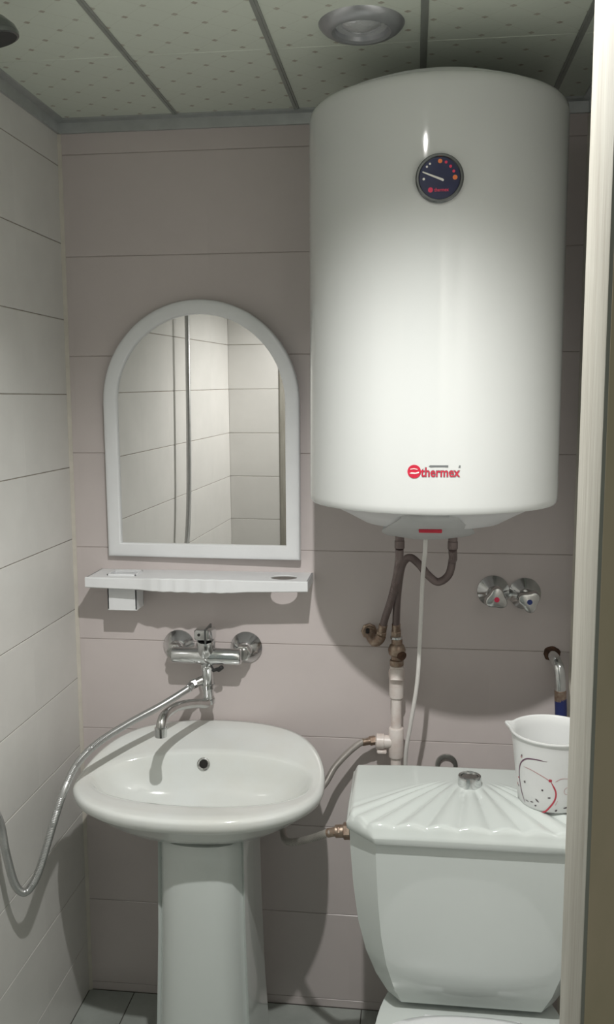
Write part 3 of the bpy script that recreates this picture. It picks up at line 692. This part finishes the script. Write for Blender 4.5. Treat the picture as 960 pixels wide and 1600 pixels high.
for j in range(NY):
    for i in range(NX): b.faces.new((gr[j][i], gr[j][i+1], gr[j+1][i+1], gr[j+1][i]))
per = [gr[0][i] for i in range(NX)]+[gr[j][NX] for j in range(NY)]+[gr[NY][i] for i in range(NX,0,-1)]+[gr[j][0] for j in range(NY,0,-1)]
cc = V(TX, (LY0+LY1)/2, 0); prev = per
for z, s in ((.779,1.0),(.770,.994),(.767,.975)):
    cur = [b.verts.new((cc.x+(v.co.x-cc.x)*s, cc.y+(v.co.y-cc.y)*s, z)) for v in per]
    for i in range(len(per)): k = (i+1) % len(per); b.faces.new((prev[k], prev[i], cur[i], cur[k]))
    prev = cur
b.faces.new(prev); lid_tree = BVHTree.FromBMesh(b); link('cistern_lid', b, 'ceramic', toilet, smooth=50)
b = B(); lathe(b, [(.0225,-.010),(.0225,.016),(.0215,.0195),(.0185,.021),(.0165,.0195),(.0160,.0160),(.0,.0160)], (bx,by-.030,.813), (0,0,1), 40); btn = link('flush_button', b, 'chrome', toilet)
b = B(); lathe(b, [(.0155,.0162),(.0150,.0178),(.0,.0185)], (bx,by-.030,.813), (0,0,1), 32, cap0=False); link('push_disc', b, 'chrome_worn', btn)
b = B(); cyl(b, (TX-.2265,1.645,.715), (TX-.262,1.645,.712), .0125, 16, .001); nut(b, (TX-.232,1.645,.7145), (TX-.246,1.645,.7135), .0165); link('inlet_fitting', b, 'brass', toilet)
# bowl, seat and its lid
def bring(z, rx, ryb, ryf, cy): 
    return [V(TX+sell(rx, ryb if math.sin(2*PI*i/64) > 0 else ryf, 2.4, 2*PI*i/64)[0], cy+sell(rx, ryb if math.sin(2*PI*i/64) > 0 else ryf, 2.4, 2*PI*i/64)[1], z) for i in range(64)]
b = B(); loft(b, [bring(0,.115,.22,.20,1.42), bring(.02,.115,.22,.20,1.42), bring(.10,.105,.22,.17,1.42), bring(.22,.13,.25,.21,1.42), bring(.34,.170,.295,.265,1.42), bring(.395,.182,.305,.285,1.42), bring(.410,.180,.302,.283,1.42), bring(.410,.135,.14,.225,1.39), bring(.30,.105,.11,.17,1.39), bring(.22,.05,.05,.07,1.39)]); link('bowl', b, 'ceramic', toilet, smooth=60)
b = B(); box(b, TX-.09, TX+.09, 1.59, 1.72, .409, .4205, .004, 2); link('cistern_gasket', b, 'black_rubber', toilet)
b = B(); loft(b, [bring(.412,.176,.105,.29,1.40), bring(.418,.181,.110,.295,1.40), bring(.428,.181,.110,.295,1.40), bring(.430,.177,.106,.29,1.40)]); link('seat', b, 'white_plastic', toilet, smooth=60)
b = B(); loft(b, [bring(.431,.172,.100,.287,1.40), bring(.434,.177,.106,.293,1.40), bring(.444,.175,.104,.291,1.40), bring(.450,.15,.09,.25,1.40), bring(.452,.08,.03,.15,1.40)]); link('seat_lid', b, 'white_plastic', toilet, smooth=60)
for s in (-.07, .07):
    b = B(); cyl(b, (TX+s-.018,1.520,.4195), (TX+s+.018,1.520,.4195), .008, 16, .002); link('hinge', b, 'white_plastic', toilet)

# ------------------------------------------------------------------ jug on the cistern lid
JX, JY, JZ, JH, JB, JT = .262, 1.618, .8125, .138, .0590, .0745
JZ = lid_tree.ray_cast(V(JX, JY-.03, 1.0), V(0,0,-1))[0].z+.0012
jug = thing('jug', 'white plastic jug with floral print standing on the cistern lid', 'jug', (JX, JY, JZ))
def jr(h): return JB+(JT-JB)*h/JH
def jsh(r_, h, a, spt=1.0):
    # spout bulge at the left
    k = max(0, math.cos(a-R(164)))**110*spt*sst(JH*.80, JH*.99, h); rr = r_+.0100*k
    return V(JX+rr*math.cos(a), JY+rr*math.sin(a), JZ+h+.003*k)
NJ = 120
b = B(); rings = []
for r_off, h in ((-.006,.0),(-.002,.0015),(0,.005),(0,.03),(0,.07),(0,.10),(0,.118),(0,.128),(.0008,.131),(.0030,.133),(.0034,.136),(.0022,.138),(-.0006,.138),(-.0024,.136),(-.0024,.12),(-.0024,.10),(-.0024,.06),(-.0024,.008)):
    rings.append([jsh(jr(h)+r_off, h, 2*PI*i/NJ) for i in range(NJ)])
loft(b, rings); link('vessel', b, 'jug_plastic', jug, smooth=50)
b = B(); sp = resample(spline([(JX+.070,JY+.006,JZ+.122),(JX+.095,JY+.012,JZ+.121),(JX+.108,JY+.014,JZ+.100),(JX+.104,JY+.013,JZ+.060),(JX+.085,JY+.009,JZ+.032),(JX+.064,JY+.005,JZ+.028)], 8), .005)
tube(b, sp, .0068, 12); link('handle', b, 'jug_plastic', jug)
# print: strokes and leaves lying on the wall of the jug; a = degrees round from the front, h = height
def jp(a, h, d=.0004):
    an = R(-111+a); return V(JX+(jr(h)+d)*math.cos(an), JY+(jr(h)+d)*math.sin(an), JZ+h)
def stroke(bm, pts, w0, w1=None):
    P = [p for p in spline([(a, h*1000, 0) for a, h in pts], 10)]; n = len(P); L = []; Rr = []
    for i, p in enumerate(P):
        q0, q1 = P[max(0,i-1)], P[min(n-1,i+1)]; dx, dy = (q1.x-q0.x)*1.1, (q1.y-q0.y); l_ = math.hypot(dx, dy) or 1
        t_ = i/(n-1); ww = (w0*(1-t_)+(w1 if w1 is not None else w0)*t_)*min(1, 6*min(t_, 1-t_)+.25)*1000
        nx, ny = -dy/l_/1.1, dx/l_
        L.append(bm.verts.new(jp(p.x+nx*ww/2, (p.y+ny*ww/2)/1000))); Rr.append(bm.verts.new(jp(p.x-nx*ww/2, (p.y-ny*ww/2)/1000)))
    for i in range(n-1): bm.faces.new((L[i], L[i+1], Rr[i+1], Rr[i]))
def leaf(bm, a, h, ln, wd, rot):
    c, s = math.cos(R(rot)), math.sin(R(rot))
    pts = [(ln*(k-6)/12, wd*math.sin(PI*k/12)/2) for k in range(13)]+[(ln*(6-k)/12, -wd*math.sin(PI*k/12)/2) for k in range(1,12)]
    bm.faces.new([bm.verts.new(jp(a+(u*c-v*s)*1000/1.1, h+(u*s+v*c), .0005)) for u, v in pts])
def pr_stroke(m, pts, w0, w1): b = B(); stroke(b, pts, w0, w1); link('printed_stem', b, m, jug)
def pr_leaf(m, *a): b = B(); leaf(b, *a); link('printed_leaf', b, m, jug)
pr_stroke('jug_plum', [(6,.102),(-12,.102),(-29,.096),(-42,.079),(-47,.055),(-44,.029),(-36,.008)], .0022, .0028)
pr_stroke('jug_red', [(12,.064),(20,.044),(18,.026),(6,.006),(-2,.001)], .0026, .0034)
pr_stroke('jug_rose', [(-34,.080),(-18,.079),(0,.072),(12,.064)], .0011, .0018)
pr_stroke('jug_rose', [(18,.064),(28,.071),(42,.070)], .0012, .0006)
pr_stroke('jug_rose', [(40,.055),(34,.050),(34,.042),(42,.038)], .0008, .0006)
pr_stroke('jug_rose', [(20,.018),(24,.028)], .0012, .0006)
pr_stroke('jug_grey', [(0,.001),(10,.0005),(20,.003)], .0012, .0010)
for a in ((11,.066,.007,.006,40),(-50,.051,.004,.003,0)): pr_leaf('jug_red', *a)
for a in ((-37,.097,.006,.004,70),(-56,.036,.006,.005,60)): pr_leaf('jug_rose', *a)
for a in ((-33,.050,.006,.0045,60),(-52,.034,.005,.0035,60),(-36,.100,.006,.003,70),(-10,.022,.010,.0032,-38),(-20,.016,.008,.0020,8),(-13,.011,.005,.0028,20),(10,.032,.006,.003,10),(-1,.045,.004,.004,0),(22,.008,.006,.0035,40),(38,.013,.010,.0032,12),(-30,.014,.010,.0015,-5)): pr_leaf('jug_grey', *a)
